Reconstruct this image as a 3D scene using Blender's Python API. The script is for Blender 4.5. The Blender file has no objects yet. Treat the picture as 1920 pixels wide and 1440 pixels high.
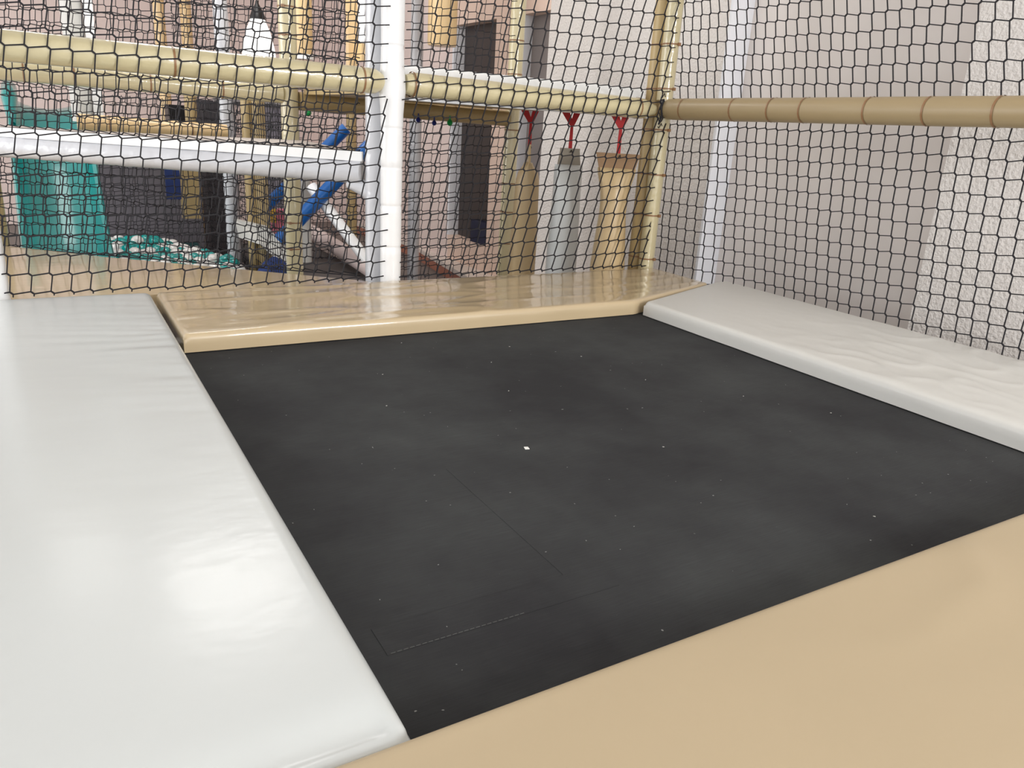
import bpy, math, random
from mathutils import Vector, Matrix, noise

S = bpy.context.scene
COL = S.collection
rnd = random.Random(7)

# ------------------------------------------------------------------ camera
cd = bpy.data.cameras.new('camera'); cam = bpy.data.objects.new('camera', cd); COL.objects.link(cam)
cd.sensor_width = 36; cd.lens = 1442 / 1920 * 36; cd.clip_start = 0.02; cd.clip_end = 60
M = Matrix(((0.86144, 0.11232, -0.49529), (-0.50436, 0.30364, -0.80835), (0.0596, 0.94614, 0.31822))).to_4x4()
M.translation = (0, 0, 0.625)
cam.matrix_world = M
S.camera = cam

# ------------------------------------------------------------------ light
w = bpy.data.worlds.new('world'); S.world = w; w.use_nodes = True
w.node_tree.nodes['Background'].inputs[0].default_value = (0.97, 0.98, 1.0, 1)
w.node_tree.nodes['Background'].inputs[1].default_value = 1.25

def area(name, loc, target, sx, sy, power, color=(1, 1, 1)):
    l = bpy.data.lights.new(name, 'AREA'); l.shape = 'RECTANGLE'; l.size = sx; l.size_y = sy
    l.energy = power; l.color = color
    o = bpy.data.objects.new(name, l); COL.objects.link(o); o.location = loc
    o.rotation_euler = (Vector(target) - Vector(loc)).to_track_quat('-Z', 'Y').to_euler()
    return o
area('window_light', (2.1, -2.9, 1.45), (1.2, 3.0, 0.6), 1.5, 1.0, 96, (1.0, 0.98, 0.96))
area('side_fill_light', (-3.1, 4.2, 1.2), (2.8, 3.4, 0.5), 3.0, 1.7, 60, (1.0, 0.985, 0.975))  # added fill from the unseen left side, brightens right wall and back
area('added_overhead_light', (-0.05, 5.45, 2.5), (-0.05, 5.45, 0), 0.5, 1.2, 6, (1.0, 0.99, 0.97))  # unseen overhead light, added so the slide shows a highlight
area('added_overhead_light', (0.8, 4.5, 2.36), (0.8, 4.5, 0), 0.8, 0.8, 19, (1.0, 0.98, 0.96))  # unseen overhead light, placed for the soft highlight on the white mat

vs = S.view_settings
vs.view_transform = 'Standard'; vs.look = 'None'; vs.exposure = 0.3; vs.gamma = 1.0
vs.use_curve_mapping = False

# ------------------------------------------------------------------ materials
def lin(c):
    return tuple(((v / 255) / 12.92 if v / 255 <= 0.04045 else ((v / 255 + 0.055) / 1.055) ** 2.4) for v in c)

def mat(name, rgb, rough=0.5, coat=0.0, coat_rough=0.1, bump=0.0, bscale=20.0, stretch=(1, 1, 1), detail=3.0,
        vary=0.0, vscale=3.0, metal=0.0, emit=0.0, sheen=0.0, dist=0.01):
    m = bpy.data.materials.new(name); m.use_nodes = True
    nt = m.node_tree; b = nt.nodes['Principled BSDF']; L = nt.links
    col = lin(rgb) + (1,)
    b.inputs['Base Color'].default_value = col
    b.inputs['Roughness'].default_value = rough
    b.inputs['Metallic'].default_value = metal
    b.inputs['Coat Weight'].default_value = coat
    b.inputs['Coat Roughness'].default_value = coat_rough
    if sheen: b.inputs['Sheen Weight'].default_value = sheen
    if emit:
        b.inputs['Emission Color'].default_value = col; b.inputs['Emission Strength'].default_value = emit
    tc = nt.nodes.new('ShaderNodeTexCoord')
    if bump:
        mp = nt.nodes.new('ShaderNodeMapping'); mp.inputs['Scale'].default_value = stretch
        n = nt.nodes.new('ShaderNodeTexNoise'); n.inputs['Scale'].default_value = bscale
        n.inputs['Detail'].default_value = detail
        bp = nt.nodes.new('ShaderNodeBump'); bp.inputs['Strength'].default_value = bump
        bp.inputs['Distance'].default_value = dist
        L.new(tc.outputs['Object'], mp.inputs[0]); L.new(mp.outputs[0], n.inputs['Vector'])
        L.new(n.outputs['Fac'], bp.inputs['Height']); L.new(bp.outputs[0], b.inputs['Normal'])
        if coat: L.new(bp.outputs[0], b.inputs['Coat Normal'])
    if vary:
        n2 = nt.nodes.new('ShaderNodeTexNoise'); n2.inputs['Scale'].default_value = vscale
        n2.inputs['Detail'].default_value = 4
        mx = nt.nodes.new('ShaderNodeMixRGB')
        mx.inputs[1].default_value = tuple(v * (1 - vary) for v in col[:3]) + (1,)
        mx.inputs[2].default_value = tuple(min(1, v * (1 + vary)) for v in col[:3]) + (1,)
        L.new(tc.outputs['Object'], n2.inputs['Vector']); L.new(n2.outputs['Fac'], mx.inputs[0])
        L.new(mx.outputs[0], b.inputs['Base Color'])
    return m

VW = mat('white_vinyl', (204, 208, 207), 0.38, 0.6, 0.2, 0.12, 9, (1, 1.6, 1), 3, vary=0.02)
VW2 = mat('white_vinyl_matt', (212, 211, 206), 0.45, 0.15, 0.3, 0.2, 11, (1, 1, 1), 3, vary=0.02)
VB = mat('beige_vinyl', (204, 183, 147), 0.33, 1.0, 0.08, 0.10, 8, (0.5, 2, 1), 3, vary=0.04)
VBF = mat('beige_vinyl_soft', (182, 164, 134), 0.5, 0.12, 0.35, 0.12, 5, (1, 1, 1), 3, vary=0.05, vscale=2)
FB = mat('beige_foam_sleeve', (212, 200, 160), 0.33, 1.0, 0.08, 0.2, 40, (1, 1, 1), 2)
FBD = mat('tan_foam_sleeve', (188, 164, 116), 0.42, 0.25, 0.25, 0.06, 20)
FW = mat('white_foam_sleeve', (246, 247, 248), 0.35, 0.5, 0.2, 0.15, 25, (1, 1, 1), 2)
BEAMW = mat('white_wrapped_vinyl', (206, 208, 214), 0.3, 0.7, 0.15, 0.8, 13, (1, 1, 1), 3)
OR = mat('apricot_vinyl', (236, 204, 152), 0.4, 0.4, 0.2)
NET = mat('black_net_cord', (24, 22, 28), 0.75)
TIE = mat('brown_cable_tie', (150, 112, 78), 0.4)
TIEW = mat('white_tape_seam', (225, 228, 232), 0.5)
PINK = mat('pink_plaster', (240, 222, 216), 0.9, bump=0.25, bscale=70, detail=4)
PEACH = mat('peach_plaster', (238, 212, 196), 0.9, bump=0.15, bscale=60)
ROUGH = mat('white_rough_plaster', (238, 233, 229), 0.9, bump=0.9, bscale=75, detail=5, dist=0.012)
SMOOTH = mat('white_smooth_plaster', (232, 225, 221), 0.85, bump=0.05, bscale=40)
JAMB = mat('white_painted_jamb', (240, 242, 248), 0.7)
DARK = mat('dark_glazing', (66, 58, 56), 0.5)
GREYG = mat('grey_glazing', (134, 126, 124), 0.5)
FLOOR = mat('grey_floor', (120, 112, 108), 0.6)
CHAR = mat('charcoal_matt', (124, 119, 126), 0.9)  # also carries the far shade on the panel behind the ball pit
MATG = mat('dark_grey_mat', (84, 78, 76), 0.7, bump=0.1, bscale=30)
TEAL = mat('teal_plastic', (24, 140, 138), 0.3, 1.0, 0.12)
TEALB = mat('teal_ball_plastic', (14, 156, 152), 0.2, 0.8, 0.06)
WHB = mat('white_ball_plastic', (236, 233, 230), 0.2, 0.6, 0.1)
BLUE = mat('blue_vinyl', (8, 94, 172), 0.3, 0.6, 0.12)
NAVY = mat('navy_fabric', (18, 48, 110), 0.7, bump=0.5, bscale=30)
RED = mat('red_strap', (176, 22, 26), 0.6)
GREEN = mat('green_plastic', (10, 150, 70), 0.35)
NAVP = mat('navy_plastic', (22, 36, 110), 0.35)
PINKT = mat('pink_plastic', (238, 130, 150), 0.4)
YEL = mat('yellow_plastic', (246, 190, 60), 0.4)
BRICK = mat('brick_red_paint', (176, 118, 98), 0.8, bump=0.4, bscale=30, vary=0.1, vscale=8)
MARB = mat('pale_stone', (232, 222, 214), 0.4)
STEEL = mat('grey_steel', (150, 150, 152), 0.4, metal=0.8)
BLACK = mat('black_metal', (26, 24, 26), 0.4)
LAMPW = mat('white_lamp_shade', (250, 250, 248), 0.5, emit=0.7)
BAGB = mat('tan_bag_vinyl', (208, 182, 138), 0.42, 0.3, 0.2, 0.3, 12, (1, 1, 0.4))
BAGW = mat('grey_white_bag_vinyl', (220, 223, 222), 0.42, 0.3, 0.2, 0.3, 12, (1, 1, 0.4))
BAGG = mat('grey_bag_fold', (150, 142, 128), 0.6)
BAGT = mat('brown_bag_fold', (150, 118, 84), 0.6)
PAPER = mat('white_paper', (235, 235, 230), 0.8)
LINT = mat('pale_lint', (190, 188, 182), 0.9)
THREAD = mat('grey_thread', (92, 92, 90), 0.9)

# trampoline bed: woven black fabric with dust
def bed_mat():
    m = bpy.data.materials.new('black_woven_bed'); m.use_nodes = True
    nt = m.node_tree; b = nt.nodes['Principled BSDF']; L = nt.links
    tc = nt.nodes.new('ShaderNodeTexCoord')
    n1 = nt.nodes.new('ShaderNodeTexNoise'); n1.inputs['Scale'].default_value = 2.3; n1.inputs['Detail'].default_value = 5
    n1.inputs['Roughness'].default_value = 0.6
    L.new(tc.outputs['Object'], n1.inputs['Vector'])
    r1 = nt.nodes.new('ShaderNodeValToRGB')
    r1.color_ramp.elements[0].position = 0.35; r1.color_ramp.elements[0].color = lin((48, 48, 50)) + (1,)
    r1.color_ramp.elements[1].position = 0.75; r1.color_ramp.elements[1].color = lin((72, 74, 74)) + (1,)
    L.new(n1.outputs['Fac'], r1.inputs[0])
    mp = nt.nodes.new('ShaderNodeMapping'); mp.inputs['Scale'].default_value = (18, 420, 1)
    n2 = nt.nodes.new('ShaderNodeTexNoise'); n2.inputs['Scale'].default_value = 1; n2.inputs['Detail'].default_value = 2
    L.new(tc.outputs['Object'], mp.inputs[0]); L.new(mp.outputs[0], n2.inputs['Vector'])
    mx = nt.nodes.new('ShaderNodeMixRGB'); mx.blend_type = 'MULTIPLY'; mx.inputs[0].default_value = 0.35
    L.new(r1.outputs[0], mx.inputs[1]); L.new(n2.outputs['Fac'], mx.inputs[2])
    n3 = nt.nodes.new('ShaderNodeTexNoise'); n3.inputs['Scale'].default_value = 160; n3.inputs['Detail'].default_value = 0
    L.new(tc.outputs['Object'], n3.inputs['Vector'])
    r3 = nt.nodes.new('ShaderNodeValToRGB')
    r3.color_ramp.elements[0].position = 0.90; r3.color_ramp.elements[0].color = (0, 0, 0, 1)
    r3.color_ramp.elements[1].position = 0.93; r3.color_ramp.elements[1].color = (1, 1, 1, 1)
    L.new(n3.outputs['Fac'], r3.inputs[0])
    m3 = nt.nodes.new('ShaderNodeMixRGB'); m3.inputs[2].default_value = lin((140, 140, 138)) + (1,)
    L.new(r3.outputs[0], m3.inputs[0]); L.new(mx.outputs[0], m3.inputs[1])
    L.new(m3.outputs[0], b.inputs['Base Color'])
    bp = nt.nodes.new('ShaderNodeBump'); bp.inputs['Strength'].default_value = 0.12; bp.inputs['Distance'].default_value = 0.002
    L.new(n2.outputs['Fac'], bp.inputs['Height']); L.new(bp.outputs[0], b.inputs['Normal'])
    b.inputs['Roughness'].default_value = 1.25
    b.inputs['Specular IOR Level'].default_value = 0.3
    return m
BED = bed_mat()

# ------------------------------------------------------------------ mesh helpers
class MB:
    def __init__(s): s.v = []; s.f = []
    def add(s, vs, fs):
        n = len(s.v); s.v += [tuple(v) for v in vs]; s.f += [tuple(i + n for i in f) for f in fs]
    def box(s, a, b):
        x0, y0, z0 = a; x1, y1, z1 = b
        s.add([(x0, y0, z0), (x1, y0, z0), (x1, y1, z0), (x0, y1, z0), (x0, y0, z1), (x1, y0, z1), (x1, y1, z1), (x0, y1, z1)],
              [(0, 3, 2, 1), (4, 5, 6, 7), (0, 1, 5, 4), (1, 2, 6, 5), (2, 3, 7, 6), (3, 0, 4, 7)])
    def prism(s, poly, z0, z1):
        n = len(poly)
        s.add([(x, y, z0) for x, y in poly] + [(x, y, z1) for x, y in poly],
              [tuple(reversed(range(n))), tuple(range(n, 2 * n))] + [(i, (i + 1) % n, n + (i + 1) % n, n + i) for i in range(n)])
    def ring_tube(s, pts, radii, n=16, cap=True, ell=1.0):
        """swept circular tube through pts"""
        pts = [Vector(p) for p in pts]; m = len(pts); vs = []
        d0 = (pts[-1] - pts[0]).normalized()
        up = Vector((0, 0, 1)) if abs(d0.z) < 0.9 else Vector((1, 0, 0))
        for i, p in enumerate(pts):
            d = (pts[min(i + 1, m - 1)] - pts[max(i - 1, 0)])
            d = d.normalized() if d.length > 1e-9 else d0
            a = d.cross(up).normalized(); b = a.cross(d)
            r = radii[i] if isinstance(radii, (list, tuple)) else radii
            for k in range(n):
                t = 2 * math.pi * k / n
                vs.append(p + a * (r * math.cos(t)) + b * (r * ell * math.sin(t)))
        fs = [(i * n + k, (i + 1) * n + k, (i + 1) * n + (k + 1) % n, i * n + (k + 1) % n) for i in range(m - 1) for k in range(n)]
        if cap: fs += [tuple(range(n)), tuple(reversed(range((m - 1) * n, m * n)))]
        s.add(vs, fs)
    def build(s, name, m, parent=None, smooth=True, angle=40):
        me = bpy.data.meshes.new(name); me.from_pydata(s.v, [], s.f); me.update()
        if smooth:
            me.polygons.foreach_set('use_smooth', [True] * len(me.polygons))
            try: me.set_sharp_from_angle(angle=math.radians(angle))
            except Exception: pass
        me.materials.append(m)
        o = bpy.data.objects.new(name, me); COL.objects.link(o)
        if parent: o.parent = parent; o.matrix_parent_inverse = parent.matrix_basis.inverted()
        return o

def tag(o, label, cat, group=None, kind=None):
    o['label'] = label
    if cat: o['category'] = cat
    if group: o['group'] = group
    if kind: o['kind'] = kind
    return o
def root(name, loc, label, cat, group=None):
    o = bpy.data.objects.new(name, None); COL.objects.link(o); o.location = loc; o.empty_display_size = 0.05
    return tag(o, label, cat, group)
def structure(name, mb, m):
    o = mb.build(name, m, smooth=False); o['kind'] = 'structure'; return o

# ------------------------------------------------------------------ setting
FZ = -0.55
b = MB(); b.box((-3.2, -3.2, FZ - 0.1), (3.2, 9.0, FZ)); structure('floor', b, FLOOR)
b = MB(); b.box((-3.2, -3.2, 2.6), (3.2, 9.0, 2.7)); structure('ceiling', b, mat('white_ceiling', (235, 232, 228), 0.9))
b = MB(); b.box((-3.2, 8.8, FZ), (3.2, 8.95, 3.0)); structure('wall_back', b, PINK)
# right wall: solid runs between deep niches and openings
X0, X1 = 2.80, 3.15
def run(y0, y1, z0, z1, m, name='wall_right', x0=X0, x1=X1):
    b = MB(); b.box((x0, y0, z0), (x1, y1, z1)); return structure(name, b, m)
run(-0.5, 1.69, FZ, 2.6, ROUGH)
run(2.86, 4.39, FZ, 2.6, ROUGH)
run(4.39, 4.74, 1.31, 2.6, PEACH)
run(4.74, 5.07, FZ, 2.6, PEACH)
run(5.07, 5.72, 1.31, 2.6, PEACH)
run(5.72, 8.8, FZ, 2.6, PINK)
run(4.39, 4.74, FZ, -0.25, PEACH); run(5.07, 5.72, FZ, -0.25, PEACH)
run(1.69, 2.86, FZ, 2.6, SMOOTH, 'wall_right_recess', 2.93, 3.15)
b = MB(); b.box((2.795, 2.845, FZ), (2.93, 2.86, 2.6)); structure('trim_1', b, JAMB)
b = MB(); b.box((2.795, 5.705, -0.25), (2.885, 5.73, 1.31)); structure('trim_2', b, JAMB)
b = MB(); b.box((2.795, 4.725, -0.25), (2.885, 4.745, 1.31)); structure('trim_3', b, JAMB)
for k, (y0, y1) in enumerate(((4.39, 4.725), (5.07, 5.705))):
    b = MB(); b.box((2.885, y0, -0.25), (2.93, y1, 1.31)); structure('window_%d' % (k + 1), b, (GREYG, DARK)[k])
b = MB(); b.prism([(2.36, 3.25), (2.80, 3.25), (2.80, 8.8), (2.79, 6.4)], -0.475, -0.44); structure('trim_4', b, MARB)
b = MB(); b.prism([(2.38, 3.3), (2.80, 3.3), (2.80, 8.8), (2.795, 6.4)], -1.0, -0.476); structure('wall_low', b, BRICK)

# ------------------------------------------------------------------ trampoline
def wrinkle(x, y, sx, sy, seed):
    n = noise.noise(Vector((x * sx, y * sy, seed)))
    return (1 - abs(n) * 2.2) ** 3 if abs(n) < 0.45 else 0.0

def pad(name, front, back, u0, u1, z0, z1, disp, m, label, r=0.02, step=0.013, axis='x'):
    """upholstered slab; front(u), back(u) give the two long edges for u in u0..u1"""
    def params(a, c):
        L = c - a; off = [0, 0.0025, 0.006, 0.011, 0.018, 0.026]
        n = max(2, int((L - 0.052) / step))
        return [a + o for o in off] + [a + 0.026 + (L - 0.052) * i / n for i in range(1, n)] + [c - o for o in reversed(off)]
    us = params(u0, u1)
    wmid = abs(back((u0 + u1) / 2) - front((u0 + u1) / 2))
    ts = [p / wmid for p in params(0, wmid)]
    nu, nv = len(us), len(ts); V = []
    for u in us:
        f_, k_ = front(u), back(u); W = k_ - f_
        for t in ts:
            v = f_ + W * t
            dx = min(u - u0, u1 - u); dy = min(t, 1 - t) * abs(W)
            q = math.hypot(max(r - dx, 0), max(r - dy, 0)); q = min(q, r)
            z = z1 - r + math.sqrt(max(r * r - q * q, 0))
            x, y = (u, v) if axis == 'x' else (v, u)
            fall = min(1, min(dx, dy) / 0.03)
            z += disp(x, y, dx, dy) * fall
            V.append((x, y, z))
    F = [(i * nv + j, (i + 1) * nv + j, (i + 1) * nv + j + 1, i * nv + j + 1) for i in range(nu - 1) for j in range(nv - 1)]
    # skirt
    loop = [i * nv for i in range(nu)] + [(nu - 1) * nv + j for j in range(1, nv)] + [i * nv + nv - 1 for i in range(nu - 2, -1, -1)] + [j for j in range(nv - 2, 0, -1)]
    n0 = len(V)
    for lv, zz in enumerate((0.6, 0.0)):
        for k in loop:
            x, y, z = V[k]
            bul = noise.noise(Vector((x * 7, y * 7, 3))) * 0.0012
            V.append((x + bul, y + bul, z0 + (z1 - r - z0) * zz))
    n = len(loop)
    for k in range(n):
        k2 = (k + 1) % n
        F.append((loop[k2], loop[k], n0 + k, n0 + k2))
        F.append((n0 + k2, n0 + k, n0 + n + k, n0 + n + k2))
    F.append(tuple(n0 + n + k for k in range(n)))
    if axis != 'x': F = [tuple(reversed(f)) for f in F]
    b = MB(); b.add(V, F); o = b.build(name, m, angle=60)
    return tag(o, label, 'mat')

def d_left(x, y, dx, dy):
    ed = 0.256 - x
    z = 0.004 * noise.noise(Vector((x * 3.2, y * 2.4, 1.3)))
    band = math.exp(-((y - 2.0) / 0.42) ** 2)
    z += 0.007 * band * math.exp(-ed / 0.12) * noise.noise(Vector((x * 3.5, y * 26 + x * 7, 5)))
    z += 0.0012 * band * math.exp(-ed / 0.3) * wrinkle(x, y, 2.5, 12, 8)
    # soft sunken near corner
    z -= 0.020 * math.exp(-((y - 0.56) / 0.05) ** 2) * (1 - min(1, max(0, (0.2 - x) / 0.7)))
    return z
def d_back(x, y, dx, dy):
    z = 0.003 * noise.noise(Vector((x * 2.6, y * 4, 2.1)))
    z += 0.0055 * wrinkle(x + y * 0.8, y - x * 0.12, 1.6, 9, 4.4) * (0.35 + 0.65 * math.exp(-((x - 0.85) / 0.55) ** 2))
    z += 0.0016 * noise.noise(Vector((x * 4, y * 22 + x * 3, 9))) * math.exp(-(x - 0.27) / 0.4)
    return z
def d_right(x, y, dx, dy):
    z = 0.003 * noise.noise(Vector((x * 3, y * 2, 7.1)))
    g = math.exp(-((y - 1.2) / 0.35) ** 2)
    z += 0.0055 * g * wrinkle(x - y * 0.4, y + x * 0.4, 9, 6, 1.9) + 0.002 * g * noise.noise(Vector((x * 14, y * 9, 2)))
    return z
def d_front(x, y, dx, dy):
    z = 0.005 * noise.noise(Vector((x * 2.2, y * 2.2, 11)))
    g = math.exp(-((x - 1.15) / 0.3) ** 2)
    z += 0.005 * g * wrinkle(x + y, y - x * 0.5, 3, 5, 6.5)
    return z

tr = root('trampoline', (1.06, 1.34, FZ), 'square black trampoline sunk between the four padded mats', 'trampoline')
b = MB(); b.add([(0.2, 0.42, -0.003), (1.93, 0.42, -0.003), (1.93, 2.22, -0.003), (0.2, 2.22, -0.003),
                 (0.2, 0.42, -0.008), (1.93, 0.42, -0.008), (1.93, 2.22, -0.008), (0.2, 2.22, -0.008)],
                [(0, 1, 2, 3), (7, 6, 5, 4), (0, 4, 5, 1), (1, 5, 6, 2), (2, 6, 7, 3), (3, 7, 4, 0)])
b.build('bed', BED, tr, smooth=False)
for (a, c) in (((-0.45, 0.36), (2.45, 0.42)), ((-0.45, 2.22), (2.33, 2.28)), ((0.14, 0.42), (0.2, 2.22)), ((1.93, 0.42), (1.99, 2.22))):
    b = MB(); b.box((a[0], a[1], -0.07), (c[0], c[1], -0.001)); b.build('frame_rail', STEEL, tr, smooth=False)
for x, y in ((-0.38, 0.39), (2.4, 0.39), (-0.38, 2.25), (2.28, 2.25)):
    b = MB(); b.box((x - 0.025, y - 0.025, FZ), (x + 0.025, y + 0.025, -0.07)); b.build('leg', STEEL, tr, smooth=False)
# stitched hem tapes of the bed
def strip(x0, y0, x1, y1, name, m, h=0.0006):
    b = MB(); b.box((x0, y0, -0.0032), (x1, y1, -0.003 + h)); b.build(name, m, tr, smooth=False)
strip(0.3, 0.742, 0.66, 0.80, 'hem_tape', BED); strip(0.60, 0.755, 0.645, 1.2, 'hem_tape', BED, 0.0005)
b = MB()
y = 0.7435; x = 0.305
while x < 0.50:
    b.box((x, y, -0.003), (x + 0.006, y + 0.0008, -0.0022)); x += 0.0085
o = b.build('stitching', THREAD, tr, smooth=False); o['kind'] = 'stuff'

pad('floor_mat', lambda u: 0.560, lambda u: 2.665, -0.42, 0.256, 0.0, 0.052, d_left, VW,
    'large glossy white mat along the left side of the black trampoline', r=0.02)
pad('floor_mat', lambda u: 2.118 if u < 1.80 else 2.118 + (u - 1.80) * 0.36, lambda u: 2.668, 0.272, 2.352, 0.0, 0.05, d_back, VB,
    'shiny wrinkled beige mat on the far side of the trampoline, under the net', r=0.014)
pad('floor_mat', lambda u: 1.826, lambda u: 2.37 + 0.10 * min(1, max(0, (2.33 - u) / 0.25)), 0.562, 2.10, 0.0, 0.052, d_right, VW2,
    'long narrow creased white mat on the right side of the trampoline', r=0.017, axis='y')
# its far end is cut on the slant
sl = bpy.data.objects['floor_mat.002']
for v in sl.data.vertices:
    if v.co.y > 1.5:
        k = (v.co.y - 1.5) / 0.6
        v.co.y += k * (v.co.x - 1.826) * 0.40
pad('floor_mat', lambda u: -0.35, lambda u: 0.558, -0.42, 2.6, 0.0, 0.052, d_front, VBF,
    'broad matt beige mat in the foreground, right below the trampoline', r=0.012, step=0.02)
b = MB(); b.box((-0.45, -0.36, -0.06), (2.6, 0.30, -0.001))
tag(b.build('platform_board', FBD, smooth=False), 'plywood platform under the foreground beige mat', 'platform')
b = MB(); b.box((2.02, 0.45, -0.06), (2.52, 2.21, -0.001))
tag(b.build('platform_board', FBD, smooth=False), 'plywood platform under the narrow white mat beside the wall', 'platform')
b = MB(); b.box((-0.45, 0.45, -0.06), (0.12, 2.21, -0.001))
tag(b.build('platform_board', FBD, smooth=False), 'plywood platform under the large white mat', 'platform')

# crumbs on the bed
b = MB(); b.prism([(0.790, 1.221), (0.799, 1.219), (0.801, 1.229), (0.793, 1.232)], -0.0028, -0.0015)
tag(b.build('paper_scrap', PAPER, smooth=False), 'small white paper scrap in the middle of the trampoline bed', 'scrap')
first = None
for x, y in ((0.94, 1.55), (1.34, 1.50), (0.62, 1.56), (1.62, 1.12), (1.07, 1.12), (1.30, 1.74), (0.86, 2.04), (1.02, 1.78), (1.22, 0.72), (0.70, 1.78), (1.5, 1.3), (1.15, 1.9)):
    if first is None:
        b = MB(); b.prism([(0, 0), (0.003, 0.0008), (0.0036, 0.003), (0.001, 0.0026)], 0, 0.0008)
        o = first = b.build('lint_crumb', LINT, smooth=False)
    else:
        o = first.copy(); COL.objects.link(o)
    o.location = (x, y, -0.0029); o.rotation_euler.z = x * 40
    tag(o, 'tiny pale lint crumb on the black trampoline bed', 'crumb', 'lint crumbs on the trampoline bed')

# ------------------------------------------------------------------ foam-sleeved tubes
def tie_ring(parent, p, axis, r, m=TIE, head=True, w=0.0065, hd=(-0.6, -0.8, 0)):
    """cable tie round a tube at p"""
    ax = Vector(axis).normalized(); p = Vector(p)
    b = MB(); b.ring_tube([p - ax * w / 2, p - ax * w / 2, p + ax * w / 2], r + 0.0018, n=20, cap=False)
    n = len(b.v)
    if head:
        h = Vector(hd); h = (h - ax * h.dot(ax)).normalized(); c = p + h * (r + 0.004); s = 0.006
        b.box(tuple(c - Vector((s, s, s))), tuple(c + Vector((s, s, s))))
    return b.build('cable_tie', m, parent)

def tube(name, pts, r, m, label, cat, ties=(), tie_m=TIE, seams=(), bulge=None, group=None, head=True, n=24, tie_r=None, hd=(-0.6, -0.8, 0), wob=0.0008):
    """padded tube thing: foam sleeve with grooves at seams, bulges, cable ties; params along 0..1"""
    a, c = Vector(pts[0]), Vector(pts[1]); L = (c - a).length; ax = (c - a).normalized()
    rt = root(name, tuple(a), label, cat, group)
    ts = sorted(set([i / 60 for i in range(61)] + [s + d for s in seams for d in (-0.006 / L, -0.002 / L, 0.002 / L, 0.006 / L) if 0 < s + d < 1]))
    P, Rr = [], []
    for t in ts:
        q = r + wob * noise.noise(Vector((t * L * 9, r * 100, a.x * 5)))
        for s in seams:
            if abs(t - s) * L < 0.003: q -= 0.0022
        if bulge:
            for (bt, bw, ba) in bulge: q += ba * math.exp(-(((t - bt) * L) / bw) ** 2)
        P.append(a + (c - a) * t); Rr.append(q)
    b = MB(); b.ring_tube(P, Rr, n=n); b.build('foam_sleeve', m, rt)
    for s in ties: tie_ring(rt, a + (c - a) * s, ax, tie_r or r, tie_m, head, hd=hd)
    return rt

R0 = 0.0415
TOP = 1.75
def zt(z, z0=FZ, z1=TOP): return (z - z0) / (z1 - z0)
# main row of posts
tube('padded_post', ((1.092, 2.712, FZ), (1.093, 2.712, TOP)), R0, FW, 'bright white padded post in front, rising from the far beige mat', 'post',
     seams=[zt(z) for z in (0.17, 0.32, 0.455, 0.59, 0.86, 1.1)], bulge=[(zt(0.725), 0.05, 0.008), (0.0, 1.15, -0.0045)])
tube('padded_post', ((1.068, 2.80, FZ), (1.068, 2.80, TOP)), 0.040, BEAMW, 'white padded post tucked right behind the bright front post', 'post')
tube('padded_post', ((2.340, 2.709, FZ), (2.336, 2.709, 0.70)), 0.035, FB, 'glossy cream corner post below the wall-side rail', 'post',
     ties=[(z - FZ) / (0.70 - FZ) for z in (0.645, 0.457, 0.281, 0.087)], hd=(0.3, -0.9, 0))
tube('padded_post', ((2.336, 2.709, 0.765), (2.334, 2.709, TOP)), 0.035, FB, 'glossy cream corner post above the wall-side rail', 'post',
     ties=[(z - 0.765) / (TOP - 0.765) for z in (0.811, 0.986, 1.16, 1.4)], hd=(0.3, -0.9, 0))
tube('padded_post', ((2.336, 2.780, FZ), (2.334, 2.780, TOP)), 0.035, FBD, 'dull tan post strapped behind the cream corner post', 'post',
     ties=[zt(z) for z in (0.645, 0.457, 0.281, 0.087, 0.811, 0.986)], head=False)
tube('padded_post', ((-0.165, 2.712, FZ), (-0.165, 2.712, TOP)), R0, FW, 'white padded post at the far left edge behind the white mat', 'post')
# second and later rows
tube('padded_post', ((1.060, 3.92, FZ), (1.055, 3.92, TOP)), R0, FB, 'cream padded post standing behind the thick left rail', 'post',
     ties=[zt(z) for z in (-0.03, 0.1, 0.96, 1.08)])
tube('padded_post', ((2.295, 3.92, FZ), (2.295, 3.92, TOP)), 0.040, FB, 'cream padded post left of the hanging punch bags', 'post',
     ties=[zt(z) for z in (-0.03, 0.15, 0.31, 0.60, 0.89, 1.06)], head=False)
tube('padded_post', ((2.230, 5.11, FZ), (2.230, 5.11, TOP)), R0, BEAMW, 'white padded post to the right of the bright front post', 'post',
     seams=[zt(z) for z in (0.1, 0.3, 0.48, 0.9)])
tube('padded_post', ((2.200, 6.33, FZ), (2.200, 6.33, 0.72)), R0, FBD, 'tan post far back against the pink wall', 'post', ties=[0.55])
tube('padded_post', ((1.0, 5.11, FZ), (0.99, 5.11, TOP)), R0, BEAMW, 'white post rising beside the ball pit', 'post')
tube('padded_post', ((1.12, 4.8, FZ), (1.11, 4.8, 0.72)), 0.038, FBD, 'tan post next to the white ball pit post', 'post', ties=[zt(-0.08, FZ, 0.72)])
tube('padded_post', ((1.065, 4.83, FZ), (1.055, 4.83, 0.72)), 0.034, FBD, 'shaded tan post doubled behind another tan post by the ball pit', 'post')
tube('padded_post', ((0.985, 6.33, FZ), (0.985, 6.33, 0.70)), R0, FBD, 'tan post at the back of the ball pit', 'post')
tube('padded_post', ((1.179, 7.5, FZ), (1.179, 7.5, TOP + 0.3)), 0.045, OR, 'apricot post on the far upper level, right one of a pair', 'post', ties=[0.76])
tube('padded_post', ((0.973, 7.5, FZ), (0.973, 7.5, TOP + 0.3)), 0.045, OR, 'apricot post on the far upper level, left one of a pair', 'post')
tube('padded_post', ((-0.235, 4.98, FZ), (-0.235, 4.98, TOP)), 0.04, FBD, 'tan post left of the teal slide', 'post')
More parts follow.
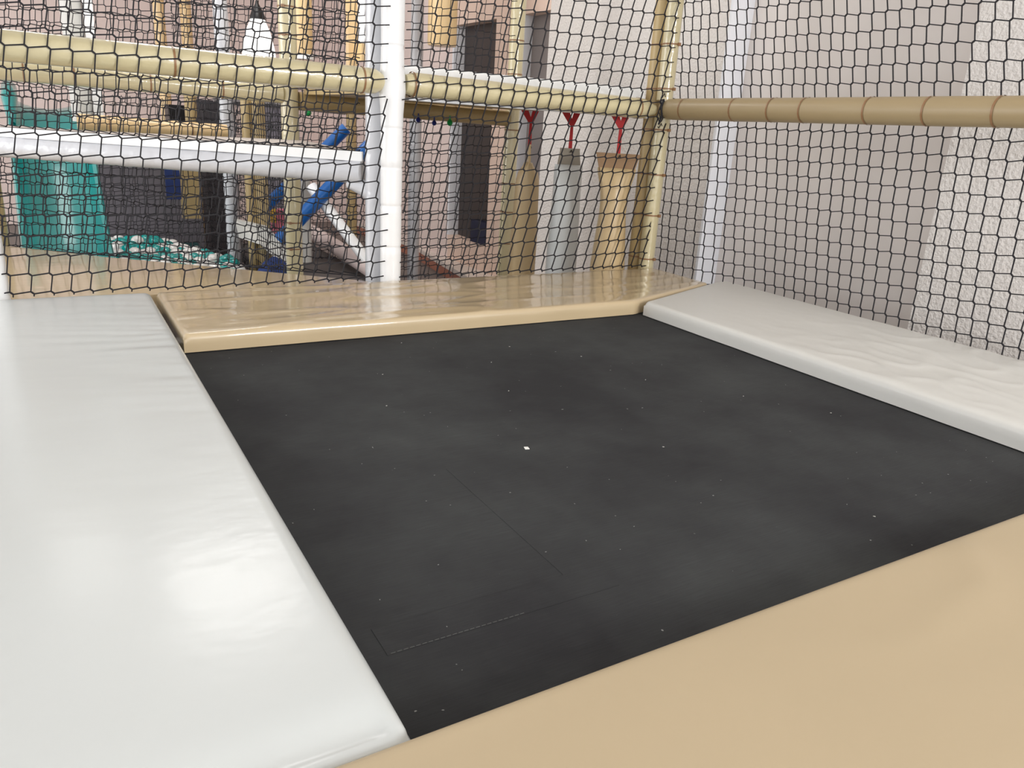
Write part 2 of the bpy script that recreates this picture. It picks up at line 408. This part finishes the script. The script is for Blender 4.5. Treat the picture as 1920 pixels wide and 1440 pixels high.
tube('padded_post', ((0.235, 5.2, 0.50), (0.235, 5.2, TOP)), 0.055, VW2, 'thick grey-white column standing on the low beige rail above the slide', 'post')
b = MB(); b.box((0.288, 5.12, 0.53), (0.335, 5.17, TOP)); tag(b.build('bright_strip', FW, smooth=False), 'bright white strip for the window light beside the thick grey-white column', 'strip')  # white strip stands in for window light behind the column

# rails
ZB = 0.74
tube('padded_rail', ((-0.75, 2.712, 0.757), (1.055, 2.712, 0.741)), 0.0425, FB, 'thick glossy cream rail running left from the bright white post', 'rail',
     ties=[(x + 0.75) / 1.795 for x in (0.375, 0.97)], head=False, bulge=[(1.0, 0.018, -0.016)])
tube('padded_rail', ((1.14, 2.712, 0.741), (2.285, 2.712, 0.724)), 0.0415, FB, 'thick cream rail between the white post and the corner post', 'rail',
     ties=[(x - 1.14) / 1.145 for x in (1.166, 2.19)], head=False, bulge=[(1.0, 0.04, -0.02), (0.0, 0.02, -0.01)])
ty = [2.56, 2.275, 2.09, 1.945, 1.69, 1.487, 1.28]
tube('padded_rail', ((2.328, 2.70, 0.729), (2.322, 0.2, 0.752)), 0.0425, mat('shaded_foam_sleeve', (170, 150, 114), 0.45, 0.2, 0.25), 'shaded tan rail with brown ties in front of the plaster wall', 'rail',  # darker sleeve colour carries the shade on this rail
     ties=[(2.70 - y) / 2.5 for y in ty], head=False, bulge=[(0.0, 0.03, -0.012)])
tube('padded_rail', ((-0.75, 3.92, 0.725), (1.02, 3.92, 0.700)), R0, FB, 'second cream rail lower behind the thick left rail', 'rail',
     ties=[(x + 0.75) / 1.77 for x in (-0.02, 0.16, 0.45, 0.75)], head=False)
tube('padded_rail', ((1.10, 3.92, 0.675), (2.255, 3.92, 0.66)), R0, FBD, 'shaded tan rail under the raised white deck', 'rail', ties=[0.72], head=False)  # cream rail in the deck's shade, given the darker sleeve colour
tube('padded_rail', ((0.19, 4.9, 0.503), (0.95, 4.9, 0.485)), 0.045, OR, 'low apricot rail behind the top of the slide', 'rail', ties=[0.2, 0.75], head=False)
tube('padded_rail', ((1.15, 6.33, 0.69), (2.15, 6.33, 0.66)), 0.035, mat('grey_sleeve', (150, 146, 148), 0.5), 'thin grey rail in front of the far pink wall', 'rail')
# black net lashing at the corner joint
b = MB()
for k in range(7):
    z = 0.66 + 0.02 * k
    b.ring_tube([(2.30 + 0.012 * math.cos(a_) - 0.008, 2.668, z + 0.012 * math.sin(a_ * 2 + k)) for a_ in (0, 1, 2, 3)], 0.0022, n=5)
b.ring_tube([(2.296, 2.668, 0.765), (2.283, 2.662, 0.735), (2.291, 2.662, 0.70), (2.284, 2.668, 0.665)], 0.0045, n=6)
tag(b.build('net_lashing', NET), 'black cord lashing knotted round the cream corner joint', 'lashing')

# wrapped white beam, slanting across the next bay
def wrapped_beam():
    a, c = Vector((1.03, 2.845, 0.425)), Vector((-0.52, 3.99, 0.430))
    rt = root('padded_beam', tuple(a), 'crinkled white wrapped beam under the low white step deck', 'beam')
    P, Rr = [], []
    N = 150
    for i in range(N + 1):
        t = i / N; P.append(a + (c - a) * t)
        Rr.append(0.041 + 0.0018 * noise.noise(Vector((t * 45, 0, 0))) + 0.0012 * noise.noise(Vector((t * 130, 3, 0))) + (0.006 * math.exp(-(t / 0.03) ** 2)))
    b = MB(); b.ring_tube(P, Rr, n=22)
    vv = []
    for i, v in enumerate(b.v):
        v = Vector(v); k = 0.0045 * wrinkle(v.x * 1.2 + v.z * 3, v.y + v.z * 5, 11, 3, 2)
        vv.append(tuple(v + Vector((-0.4, -0.55, 0.5)) * k))
    b.v = vv
    b.build('wrapped_sleeve', BEAMW, rt)
    b = MB(); b.ring_tube([(1.075, 2.80, 0.335), (1.04, 2.835, 0.37), (0.985, 2.875, 0.385)], [0.036, 0.034, 0.02], n=14); b.build('knee_sleeve', BEAMW, rt)
    return rt
wrapped_beam()

# ------------------------------------------------------------------ decks
rt = root('step_deck', (0.6, 3.4, 0.46), 'low white step deck crossing the bay left of the white post', 'deck')
b = MB(); b.prism([(1.02, 2.83), (1.10, 3.86), (0.2, 3.86), (-0.6, 4.42), (-0.6, 4.03)], 0.466, 0.497); b.build('deck_board', mat('grey_white_board', (205, 196, 190), 0.5), rt, smooth=False)
b = MB(); b.add([(1.02, 2.822, 0.466), (1.02, 2.822, 0.500), (-0.6, 4.022, 0.502), (-0.6, 4.022, 0.468), (1.03, 2.835, 0.466), (1.03, 2.835, 0.500), (-0.59, 4.035, 0.502), (-0.59, 4.035, 0.468)],
                [(0, 1, 2, 3), (7, 6, 5, 4), (1, 5, 6, 2), (0, 3, 7, 4), (0, 4, 5, 1), (3, 2, 6, 7)]); b.build('edge_band', FW, rt, smooth=False)
rt = root('raised_deck', (1.7, 3.3, 0.69), 'raised white deck with a tan underside behind the right cream rail', 'deck')
b = MB(); b.box((1.12, 2.765, 0.765), (2.27, 3.90, 0.806)); b.build('deck_pad', FW, rt, smooth=False)
b = MB(); b.box((1.12, 2.77, 0.705), (2.27, 3.90, 0.764)); b.build('deck_panel', FBD, rt, smooth=False)
b = MB(); b.box((1.16, 2.72, 0.688), (2.27, 2.775, 0.697)); b.build('edge_strip', JAMB, rt, smooth=False)
b = MB(); b.prism([(-0.95, 2.69), (1.02, 2.70), (1.0, 2.76), (0.18, 3.43), (-0.16, 3.76), (-0.95, 4.35)], -0.03, 0.035)
tag(b.build('corner_platform', VB, smooth=False), 'glossy tan platform just beyond the net on the left', 'platform')
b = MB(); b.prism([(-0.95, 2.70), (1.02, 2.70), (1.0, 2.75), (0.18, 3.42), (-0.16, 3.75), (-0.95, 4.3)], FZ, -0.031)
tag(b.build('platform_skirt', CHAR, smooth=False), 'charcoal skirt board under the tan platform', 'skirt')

# ------------------------------------------------------------------ nets
def net(name, label, fn, umin, umax, vmin, vmax, cell=0.055, cv=None, flip=1, r=0.0024, shear=None, seed=1.0, sides=4, jit=0.0012, wavy=0.003, group=None, mask=None):
    """knotted net: fn(u, v) -> point; every knot is a short slanted link like in knotted cord nets"""
    cv = cv or cell
    d = cell * 0.07
    i0, i1 = int(umin / cell) - 5, int(umax / cell) + 6
    j0, j1 = 0, int((vmax - vmin) / cv) + 1
    def node(i, j, side):
        u, v = i * cell, vmin + (j + 0.15) * cv
        u += wavy * noise.noise(Vector((i * 0.23, j * 0.31, seed))) * 2; v += wavy * noise.noise(Vector((i * 0.19, j * 0.27, seed + 9))) * 2
        u += jit * noise.noise(Vector((i * 1.7, j * 2.3, seed + 3))); v += jit * noise.noise(Vector((i * 2.1, j * 1.3, seed + 5)))
        if shear: u += shear(u, v)
        return (u + side * d, v - side * d * 0.9 * flip)
    b = MB()
    def clip(p, q):
        (x0, y0), (x1, y1) = p, q
        t0, t1 = 0.0, 1.0
        for (p_, q_) in ((-(x1 - x0), x0 - umin), (x1 - x0, umax - x0), (-(y1 - y0), y0 - vmin), (y1 - y0, vmax - y0)):
            if abs(p_) < 1e-12:
                if q_ < 0: return None
            else:
                t = q_ / p_
                if p_ < 0: t0 = max(t0, t)
                else: t1 = min(t1, t)
        if t0 >= t1: return None
        return (x0 + (x1 - x0) * t0, y0 + (y1 - y0) * t0), (x0 + (x1 - x0) * t1, y0 + (y1 - y0) * t1)
    def seg(p, q, rr):
        c = clip(p, q)
        if not c: return
        if mask and not mask((c[0][0] + c[1][0]) / 2, (c[0][1] + c[1][1]) / 2): return
        A, B = Vector(fn(*c[0])), Vector(fn(*c[1])); D = B - A
        if D.length < 1e-5: return
        D.normalize(); up = Vector((0, 0, 1)) if abs(D.z) < 0.8 else Vector((1, 0, 0))
        s = D.cross(up).normalized(); t = s.cross(D); vs = []
        for P in (A - D * rr * 0.4, B + D * rr * 0.4):
            for k in range(sides):
                an = 2 * math.pi * (k + 0.5) / sides
                vs.append(P + s * (rr * math.cos(an)) + t * (rr * math.sin(an)))
        b.add(vs, [(k, (k + 1) % sides, sides + (k + 1) % sides, sides + k) for k in range(sides)])
    for i in range(i0, i1):
        for j in range(j0 - 1, j1 + 1):
            A, Bn = node(i, j, -1), node(i, j, 1)
            seg(A, Bn, r * 1.35)
            seg(Bn, node(i + 1, j, -1), r)
            if flip > 0: seg(A, node(i, j + 1, 1), r)      # A is the upper end: up strand
            else: seg(Bn, node(i, j + 1, -1), r)
    # border cord
    def cord(pts):
        P = [fn(*p) for p in pts]; b.ring_tube(P, r * 1.1, n=5)
    n_ = 24
    if not mask:
        cord([(umin + (umax - umin) * k / n_, vmin) for k in range(n_ + 1)])
    return tag(b.build(name, NET, smooth=False), label, 'net', group)

def back_shear(u, v):
    k = min(1, max(0, (u + 0.2) / 2.5)); return -(0.01 + 0.14 * k) * (0.70 - v)
net('rope_net', 'black net panel below the cream rails at the back of the trampoline',
    lambda u, v: (u, 2.683 - 0.016 * min(1, max(0, (v - 0.45) / 0.25)), v), -0.62, 2.325, 0.052, 0.79, cell=0.0555, cv=0.0575, shear=back_shear, r=0.0026,
    mask=lambda u, v: not (1.052 < u < 1.134))
def back_shear2(u, v):
    k = min(1, max(0, (u + 0.2) / 2.5)); return (0.0 + 0.10 * k) * (v - 0.75)
net('rope_net', 'black net panel above the cream rails at the back of the trampoline',
    lambda u, v: (u, 2.667, v), -0.62, 2.325, 0.79, 1.5, cell=0.0555, cv=0.0575, seed=4, shear=back_shear2, r=0.0026,
    mask=lambda u, v: not (1.050 < u < 1.136))
def xr(y, z):
    k = min(1, max(0, (2.62 - y) / 0.55)); k = k * k * (3 - 2 * k)
    return 2.372 + 0.095 * k * (1 - min(1, max(0, z / 0.7)))
net('rope_net', 'black net panel below the tan rail, against the plaster wall',
    lambda u, v: (xr(2.70 - u, v), 2.70 - u, v - 0.0), 0.0, 2.5, 0.02, 0.71, cell=0.0495, cv=0.0535, seed=7, r=0.0022, shear=lambda u, v: 0.07 * (0.7 - v))
net('rope_net', 'black net panel above the tan rail, against the plaster wall',
    lambda u, v: (2.372, 2.70 - u, v), 0.0, 2.5, 0.765, 1.5, cell=0.0495, cv=0.0535, seed=12, r=0.0022, flip=-1, shear=lambda u, v: -0.10 * (v - 0.75))
# nets deeper in the structure
net('rope_net', 'fine black net above the raised white deck, behind the near net', lambda u, v: (u, 3.88, v), 1.10, 2.26, 0.81, 1.6, seed=15, r=0.0021, sides=3, cell=0.05, cv=0.085,
    shear=lambda u, v: 0.02 * v)
net('rope_net', 'fine black net below the shaded tan rail, right of the white post', lambda u, v: (u, 3.90, v), 1.52, 2.26, -0.45, 0.62, seed=18, r=0.0021, sides=3, cell=0.05)
dv = Vector((-1.17, 0.87, 0)).normalized()
dg = lambda u, v: (1.03 + dv.x * u, 2.87 + dv.y * u, v)
net('rope_net', 'slanting black net above the white step deck', dg, 0.0, 1.9, 0.50, 1.6, seed=22, r=0.0021, sides=3, cell=0.052, wavy=0.006, shear=lambda u, v: -0.25 * (v - 0.5))
net('rope_net', 'slanting black net below the white wrapped beam', dg, 0.0, 1.9, 0.03, 0.385, seed=25, r=0.0021, sides=3, cell=0.052, wavy=0.006, shear=lambda u, v: -0.2 * (v - 0.4))
net('rope_net', 'black net between the ball pit post and the white post behind', lambda u, v: (u, 5.08, v), 1.05, 2.19, -0.45, 0.70, seed=31, r=0.0022, sides=3, cell=0.05, cv=0.05)
net('rope_net', 'black net in front of the slide on the left', lambda u, v: (u, 4.72, v), -0.7, 0.95, -0.28, 0.70, seed=35, r=0.0021, sides=3, cell=0.052, wavy=0.006)
net('rope_net', 'black net high above the slide on the left', lambda u, v: (u, 4.72, v), -0.7, 0.95, 0.75, 1.6, seed=36, r=0.0021, sides=3, cell=0.052, wavy=0.006)
net('rope_net', 'black net receding along the ball pit side', lambda u, v: (1.06, 3.95 + u, v), 0.0, 2.3, -0.4, 0.66, seed=39, r=0.0021, sides=3, cell=0.052)
net('rope_net', 'black net on the far upper level behind the lamp', lambda u, v: (u, 6.33, v), 0.9, 2.2, 0.72, 1.9, seed=41, r=0.0024, sides=3, cell=0.05, cv=0.06)
net('rope_net', 'dense black net hanging over the charcoal panel', lambda u, v: (u, 6.15, v), 0.25, 1.75, -0.4, 0.66, seed=44, r=0.0022, sides=3, cell=0.052)

# ------------------------------------------------------------------ punch bags
def bag(x, y, ang, wt, m, mf, label, rb=0.07, tw=0.07, ztop=0.535, zneck=0.47, zs=0.40, top=0.9):
    """tube bag with a flat crimped top turned by ang, hung on a red strap"""
    rt = root('punch_bag', (x, y, -0.45), label, 'punch bag')
    N = 28; prof = [(-0.45, 0, 0), (-0.45, 1, 0), (0.05, 1, 0), (zs - 0.10, top, 0.0), (zs - 0.04, top, 0.04), (zs, top, 0.2), (zneck - 0.02, 0.9, 0.62), (zneck, 0.9, 0.8)]
    vs = []; ca, sa = math.cos(ang), math.sin(ang)
    for (z, s, k) in prof:
        for i in range(N):
            t = 2 * math.pi * i / N
            # blend circle -> flat line
            fold = 1 + 0.012 * math.sin(3 * t + 1) + 0.10 * math.sin(7 * t + 0.7) * min(1, k * 2)
            px = (math.cos(t) * rb * (1 - k) * s + math.cos(t) * tw * k) * fold
            py = (math.sin(t) * rb * (1 - k) * s + math.sin(t) * 0.007 * k) * fold
            vs.append((x + px * ca - py * sa, y + px * sa + py * ca, z))
    fs = [(a * N + i, a * N + (i + 1) % N, (a + 1) * N + (i + 1) % N, (a + 1) * N + i) for a in range(len(prof) - 1) for i in range(N)]
    fs.append(tuple(range((len(prof) - 1) * N, len(prof) * N)))
    b = MB(); b.add(vs, fs); b.build('bag_body', m, rt, angle=75)
    def flat(pts, th, name, mm):
        # quad strip in the crimp plane: pts = (s, z)
        n = len(pts); V = []
        for sgn in (-1, 1):
            for s, z in pts: V.append((x + s * ca - sgn * th * sa, y + s * sa + sgn * th * ca, z))
        b = MB(); b.add(V, [tuple(reversed(range(n))), tuple(range(n, 2 * n))] + [(i, (i + 1) % n, n + (i + 1) % n, n + i) for i in range(n)])
        return b.build(name, mm, rt, smooth=False)
    tt = tw * wt
    flat([(-tw * 0.92, zneck - 0.015), (tw * 0.92, zneck - 0.015), (tt, ztop), (-tt, ztop)], 0.005, 'crimped_top', mf)
    flat([(-tt * 1.02, ztop - 0.003), (tt * 1.02, ztop - 0.003), (tt * 1.02, ztop + 0.004), (-tt * 1.02, ztop + 0.004)], 0.007, 'clamp_bar', mf)
    # red strap: V at the top narrowing to a band
    b = MB(); th = 0.003
    def band(p, q, w0, w1):
        A, B_ = Vector(p), Vector(q); sx = Vector((0.86, -0.5, 0)); dy = Vector((0.5, 0.86, 0)) * th
        V = [A - sx * w0 - dy, A + sx * w0 - dy, B_ + sx * w1 - dy, B_ - sx * w1 - dy, A - sx * w0 + dy, A + sx * w0 + dy, B_ + sx * w1 + dy, B_ - sx * w1 + dy]
        b.add(V, [(0, 1, 2, 3), (7, 6, 5, 4), (0, 4, 5, 1), (1, 5, 6, 2), (2, 6, 7, 3), (3, 7, 4, 0)])
    band((x, y, ztop - 0.01), (x, y, 0.645), 0.009, 0.0065)
    band((x, y, 0.640), (x - 0.03, y + 0.017, 0.70), 0.010, 0.019); band((x, y, 0.640), (x + 0.018, y - 0.010, 0.70), 0.010, 0.016)
    b.build('red_strap', RED, rt, smooth=False)
    b = MB(); b.ring_tube([(x - 0.006, y - 0.012, ztop - 0.014), (x, y - 0.014, ztop - 0.002), (x + 0.005, y - 0.012, ztop - 0.014)], 0.0022, n=6); b.build('hook', BLACK, rt)
    return rt
bag(2.15, 3.485, 1.15, 0.35, BAGB, BAGB, 'tan punch bag hanging leftmost of the row, crimped top turned edge-on', rb=0.070, tw=0.055, ztop=0.535, zneck=0.45, zs=0.40)
bag(2.15, 3.12, -0.35, 0.74, BAGW, BAGG, 'grey-white punch bag hanging in the middle between two tan bags', rb=0.075, tw=0.062, ztop=0.535, zneck=0.465, zs=0.39)
bag(2.165, 2.772, -0.50, 1.16, BAGB, BAGT, 'tan punch bag with a wide flat flared top beside the corner post', rb=0.078, tw=0.082, ztop=0.533, zneck=0.475, zs=0.385, top=0.76)

# ------------------------------------------------------------------ slide, ball pit and ladder beyond
def slide():
    path = [(6.45, 0.56), (6.28, 0.56), (6.12, 0.52), (5.95, 0.42), (5.75, 0.27), (5.5, 0.07), (5.25, -0.12), (5.05, -0.24), (4.9, -0.30), (4.75, -0.32)]
    rt = root('slide', (0.07, 5.5, FZ), 'glossy teal plastic slide running down into the ball pit', 'slide')
    prof = [(-0.225, 0.10), (-0.215, 0.115), (-0.195, 0.11), (-0.188, 0.06), (-0.165, 0.022), (-0.12, 0.0), (-0.06, -0.014), (0, -0.019), (0.06, -0.014), (0.12, 0.0), (0.165, 0.022), (0.188, 0.06), (0.195, 0.11), (0.215, 0.115), (0.225, 0.10)]
    # smooth path
    P = []
    for i in range(len(path) - 1):
        for k in range(4):
            t = k / 4
            p0, p1, p2, p3 = path[max(i - 1, 0)], path[i], path[i + 1], path[min(i + 2, len(path) - 1)]
            P.append(tuple(0.5 * (2 * p1[c] + (p2[c] - p0[c]) * t + (2 * p0[c] - 5 * p1[c] + 4 * p2[c] - p3[c]) * t * t + (3 * p1[c] - p0[c] - 3 * p2[c] + p3[c]) * t ** 3) for c in (0, 1)))
    P.append(path[-1])
    n = len(prof); vs = []
    for th in (0, -0.012):
        for i, (y, z) in enumerate(P):
            a, c = P[max(i - 1, 0)], P[min(i + 1, len(P) - 1)]
            ty_, tz = c[0] - a[0], c[1] - a[1]; L = math.hypot(ty_, tz); ny, nz = -tz / L, ty_ / L
            if nz < 0: ny, nz = -ny, -nz
            for (s, h) in prof: vs.append((0.075 + s, y + ny * (h + th), z + nz * (h + th)))
    m = len(P); fs = []
    for i in range(m - 1):
        for k in range(n - 1):
            fs.append((i * n + k, i * n + k + 1, (i + 1) * n + k + 1, (i + 1) * n + k))
            o_ = m * n; fs.append((o_ + i * n + k, o_ + (i + 1) * n + k, o_ + (i + 1) * n + k + 1, o_ + i * n + k + 1))
    for i in range(m - 1):
        for k in (0, n - 1): fs.append((i * n + k, (i + 1) * n + k, m * n + (i + 1) * n + k, m * n + i * n + k))
    for i in (0, m - 1):
        for k in range(n - 1): fs.append((i * n + k, i * n + k + 1, m * n + i * n + k + 1, m * n + i * n + k))
    b = MB(); b.add(vs, fs); b.build('chute', TEAL, rt, angle=60)
    # tall entry cheeks
    for s in (-0.20, 0.20):
        b = MB(); b.ring_tube([(0.075 + s, 6.32, 0.60), (0.075 + s, 6.2, 0.66), (0.075 + s, 6.0, 0.60), (0.075 + s, 5.85, 0.45)], [0.03, 0.045, 0.045, 0.02], n=12, ell=1.0)
        b.build('entry_cheek', TEAL, rt)
    for y in (6.4,):
        b = MB(); b.box((-0.1, y - 0.03, FZ), (0.25, y + 0.03, 0.53)); b.build('support', CHAR, rt, smooth=False)
slide()

# ball pit tray
b = MB(); b.box((0.33, 4.35, FZ), (0.93, 6.1, -0.335)); tag(b.build('ball_pit_liner', mat('dark_teal_liner', (20, 70, 72), 0.6), smooth=False), 'dark teal liner under the ball pit balls', 'ball pit')
def ball(m, x, y, z, cache={}):
    k = m.name
    if k not in cache:
        b = MB(); N, Hh = 18, 10; V = [(0, 0, -0.042)]
        for i in range(1, Hh):
            a = -math.pi / 2 + math.pi * i / Hh
            for j in range(N): V.append((0.042 * math.cos(a) * math.cos(2 * math.pi * j / N), 0.042 * math.cos(a) * math.sin(2 * math.pi * j / N), 0.042 * math.sin(a)))
        V.append((0, 0, 0.042)); F = [(0, 1 + (j + 1) % N, 1 + j) for j in range(N)]
        for i in range(Hh - 2):
            for j in range(N): F.append((1 + i * N + j, 1 + i * N + (j + 1) % N, 1 + (i + 1) * N + (j + 1) % N, 1 + (i + 1) * N + j))
        t = len(V) - 1; F += [(t, 1 + (Hh - 2) * N + j, 1 + (Hh - 2) * N + (j + 1) % N) for j in range(N)]
        b.add(V, F); o = cache[k] = b.build('pit_ball', m, angle=180)
    else:
        o = cache[k].copy(); COL.objects.link(o)
    o.location = (x, y, z); return o
row = 0; y = 4.42
while y < 5.95:
    x = 0.0 + (0.0445 if row % 2 else 0)
    while x < 1.0:
        xx, yy = x + rnd.uniform(-0.008, 0.008), y + rnd.uniform(-0.008, 0.008)
        inside = xx > 0.33 + max(0, 4.85 - yy) * -0.6 and not (abs(xx - 0.075) < 0.25 and yy > 4.7) and math.hypot(xx - 1.0, yy - 5.11) > 0.085 \
            and xx < 0.95 - max(0, yy - 5.0) * 0.35
        if inside:
            zz = -0.288 + 0.05 * max(0, noise.noise(Vector((xx * 3, yy * 3, 0)))) + rnd.uniform(0, 0.01)
            tl = rnd.random() < 0.58
            w_ = 'near the foot of the slide' if xx < 0.45 else ('beside the white ball pit post' if xx > 0.75 else 'in the middle')
            w_ += ', back rows' if yy > 5.15 else (', front rows' if yy < 4.75 else '')
            c_ = 'teal' if tl else 'white'
            tag(ball(TEALB if tl else WHB, xx, yy, zz), c_ + ' ball in the ball pit, ' + w_, 'ball', c_ + ' balls in the ball pit, ' + w_)
        x += 0.089
    y += 0.078; row += 1

# dark panels
b = MB(); b.box((0.29, 6.2, FZ), (1.0, 6.24, 0.40)); tag(b.build('backing_panel', CHAR, smooth=False), 'charcoal panel standing in for the shadowed area behind the ball pit', 'panel')  # dark colour stands in for the shadowed wall under the upper deck
b = MB(); b.box((1.0, 6.45, FZ), (1.32, 6.49, 0.67)); tag(b.build('backing_panel', mat('shade_black', (84, 80, 84), 0.9), smooth=False), 'tall near-black panel standing in for shade behind the white ball pit post', 'panel')  # shade of the far area put into a near-black panel
b = MB(); b.box((1.40, 6.5, FZ), (1.68, 6.54, 0.67)); tag(b.build('backing_panel', mat('slate_fabric', (150, 146, 158), 0.9), smooth=False), 'slate grey panel left of the far pink wall', 'panel')
b = MB(); b.box((0.92, 6.95, FZ), (1.12, 7.2, 0.62)); tag(b.build('dark_box', BLACK, smooth=False), 'tall black box on the far side above the apricot rail', 'box')  # plain box filling a dark spot, carried down to the floor
b = MB(); b.box((0.70, 5.7, 0.02), (0.79, 5.73, 0.27)); tag(b.build('wall_pad', mat('dark_blue_vinyl', (22, 44, 100), 0.5), smooth=False), 'narrow dark blue pad under the white beam above the balls', 'pad')
b = MB(); b.box((0.80, 5.78, -0.12), (0.92, 5.82, 0.25)); tag(b.build('wall_pad', FBD, smooth=False), 'tan pad next to the narrow dark blue pad', 'pad')
b = MB(); b.box((1.10, 4.0, -0.36), (1.66, 5.75, -0.30)); tag(b.build('floor_mat', MATG, smooth=False), 'dark grey floor mat beyond the net, left of the white post', 'mat')

tube('padded_rail', ((1.68, 5.76, -0.21), (1.60, 3.95, -0.24)), 0.05, mat('mauve_white_sleeve', (222, 204, 200), 0.45, 0.2), 'pinkish white roll lying along the dark grey floor mat', 'rail')
tube('padded_tube', ((1.40, 4.76, 0.20), (1.62, 4.38, -0.20)), 0.034, FW, 'short white padded tube slanting down to the right', 'tube')
tube('padded_post', ((1.42, 5.0, FZ), (1.42, 5.0, 0.42)), 0.042, VW2, 'short pale post behind the slanting blue tube', 'post')
# two blue stair rails
def P3(a, c, t): return tuple(a[i] + (c[i] - a[i]) * t for i in range(3))
tube('padded_tube', ((1.14, 4.72, -0.16), (1.80, 4.56, 0.56)), 0.042, BLUE, 'blue padded stair rail nearer the white post', 'tube')
tube('padded_tube', ((1.14, 4.95, 0.03), (1.62, 4.75, 0.55)), 0.036, BLUE, 'blue padded stair rail on the left, partly hidden by tan posts', 'tube')
# white slanting board by the pit
rt = root('side_board', (1.05, 4.6, -0.2), 'white padded board sloping down beside the ball pit post', 'board')
b = MB(); P = [(0.95, 4.80, 0.0), (1.10, 4.72, -0.03), (1.24, 4.60, -0.20), (1.23, 4.56, -0.30), (1.06, 4.68, -0.13), (0.96, 4.76, -0.10)]
n = len(P); b.add(P + [(x + 0.02, y + 0.035, z) for x, y, z in P], [tuple(reversed(range(n))), tuple(range(n, 2 * n))] + [(i, (i + 1) % n, n + (i + 1) % n, n + i) for i in range(n)])
b.build('board', VW2, rt, smooth=False)
# crumpled blue cloth
b = MB(); vs = []; nx, ny = 16, 12
for i in range(nx):
    for j in range(ny):
        u, v = i / (nx - 1), j / (ny - 1)
        vs.append((0.99 + 0.24 * u, 4.42 + 0.2 * v, -0.30 + 0.10 * math.sin(math.pi * u) * math.sin(math.pi * v) + 0.03 * noise.noise(Vector((u * 5, v * 5, 1))) + 0.03 * v))
b.add(vs, [(i * ny + j, (i + 1) * ny + j, (i + 1) * ny + j + 1, i * ny + j + 1) for i in range(nx - 1) for j in range(ny - 1)])
tag(b.build('crumpled_cloth', NAVY), 'crumpled navy blue cloth heaped under the sloping white board', 'cloth')
rt = root('toy_block', (1.30, 5.1, -0.15), 'pink toy block with a yellow edge seen between two tan posts', 'toy')
b = MB(); b.box((1.25, 5.1, -0.20), (1.40, 5.18, 0.02)); b.build('block', PINKT, rt, smooth=False)
b = MB(); b.box((1.235, 5.09, -0.06), (1.262, 5.12, 0.03)); b.build('corner_piece', YEL, rt, smooth=False)
# plastic balls stuck under the shaded rail
for (x, y, z, r, m, l) in ((1.70, 3.86, 0.622, 0.013, NAVP, 'small navy plastic knob hanging nearest the white post'), (1.79, 3.86, 0.612, 0.013, NAVP, 'small navy plastic knob beside the green knob'),
                           (1.88, 3.86, 0.618, 0.016, GREEN, 'green plastic knob under the shaded tan rail'), (1.85, 6.33, 0.622, 0.026, GREEN, 'bright green plastic knob left of the white post under the rail')):
    b = MB(); b.ring_tube([(x, y, z - r), (x, y, z - r * 0.7), (x, y, z), (x, y, z + r * 0.7), (x, y, z + r), (x, y, z + r + 0.02)], [r * 0.1, r * 0.7, r, r * 0.7, r * 0.35, r * 0.3], n=14)
    tag(b.build('plastic_knob', m), l, 'knob')

# hanging rollers and panels on the upper level
def roller(x, y, r, z0, m, label, band=None):
    rt = root('hanging_roller', (x, y, z0), label, 'roller')
    b = MB(); b.ring_tube([(x, y, z0), (x, y, z0), (x, y, z0 + 0.012), (x, y, 1.9)], [r * 0.1, r * 0.94, r, r], n=28); b.build('roller_body', m, rt, angle=30)
    if band:
        b = MB(); b.ring_tube([(x, y, z0 + band[0]), (x, y, z0 + band[1])], r + 0.003, n=28, cap=False); b.build('roller_band', band[2], rt)
roller(2.18, 4.62, 0.088, 1.055, OR, 'wide glossy beige roller hanging right of the white post')
roller(1.43, 4.96, 0.055, 0.925, OR, 'apricot roller with a white rim hanging behind the cream post', (0.0, 0.028, FW))
roller(1.76, 4.74, 0.066, 1.03, FW, 'white roller hanging just left of the bright white post')
b = MB(); b.box((1.70, 4.70, 0.935), (1.83, 4.82, 1.028)); tag(b.build('padded_block', OR, smooth=False), 'apricot padded block under the white hanging roller', 'block')
b = MB(); b.box((1.655, 4.80, 0.80), (1.715, 4.85, 1.9)); tag(b.build('padded_plank', OR, smooth=False), 'upright apricot plank left of the white hanging roller', 'plank')
# lamp
rt = root('pendant_lamp', (1.30, 5.52, 1.2), 'white pendant lamp with a black cap glowing behind the net', 'lamp')
b = MB(); b.ring_tube([(1.30, 5.52, 0.93), (1.30, 5.52, 1.0), (1.30, 5.52, 1.10), (1.30, 5.52, 1.17)], [0.108, 0.10, 0.075, 0.045], n=28); b.build('lamp_shade', LAMPW, rt)
b = MB(); b.ring_tube([(1.30, 5.52, 1.171), (1.30, 5.52, 1.18), (1.30, 5.52, 1.22), (1.30, 5.52, 1.26), (1.30, 5.52, 1.28)], [0.05, 0.05, 0.035, 0.012, 0.008], n=20); b.build('lamp_cap', BLACK, rt)
b = MB(); b.ring_tube([(1.30, 5.52, 1.27), (1.30, 5.52, 2.2)], 0.004, n=6); b.build('lamp_cord', BLACK, rt)
# bin of toys in the far opening
rt = root('toy_bin', (2.9, 5.2, -0.25), 'dark navy bin with a red item in the far dark opening', 'bin')
b = MB(); b.prism([(2.82, 5.10), (2.97, 5.10), (2.97, 5.36), (2.82, 5.36)], -0.249, -0.08); b.build('bin_body', mat('dark_navy_plastic', (24, 34, 66), 0.5), rt, smooth=False)
b = MB(); b.ring_tube([(2.9, 5.16, -0.079), (2.9, 5.16, -0.05), (2.9, 5.16, -0.02)], [0.04, 0.045, 0.01], n=12); b.build('red_item', mat('dark_red_plastic', (170, 50, 70), 0.5), rt)
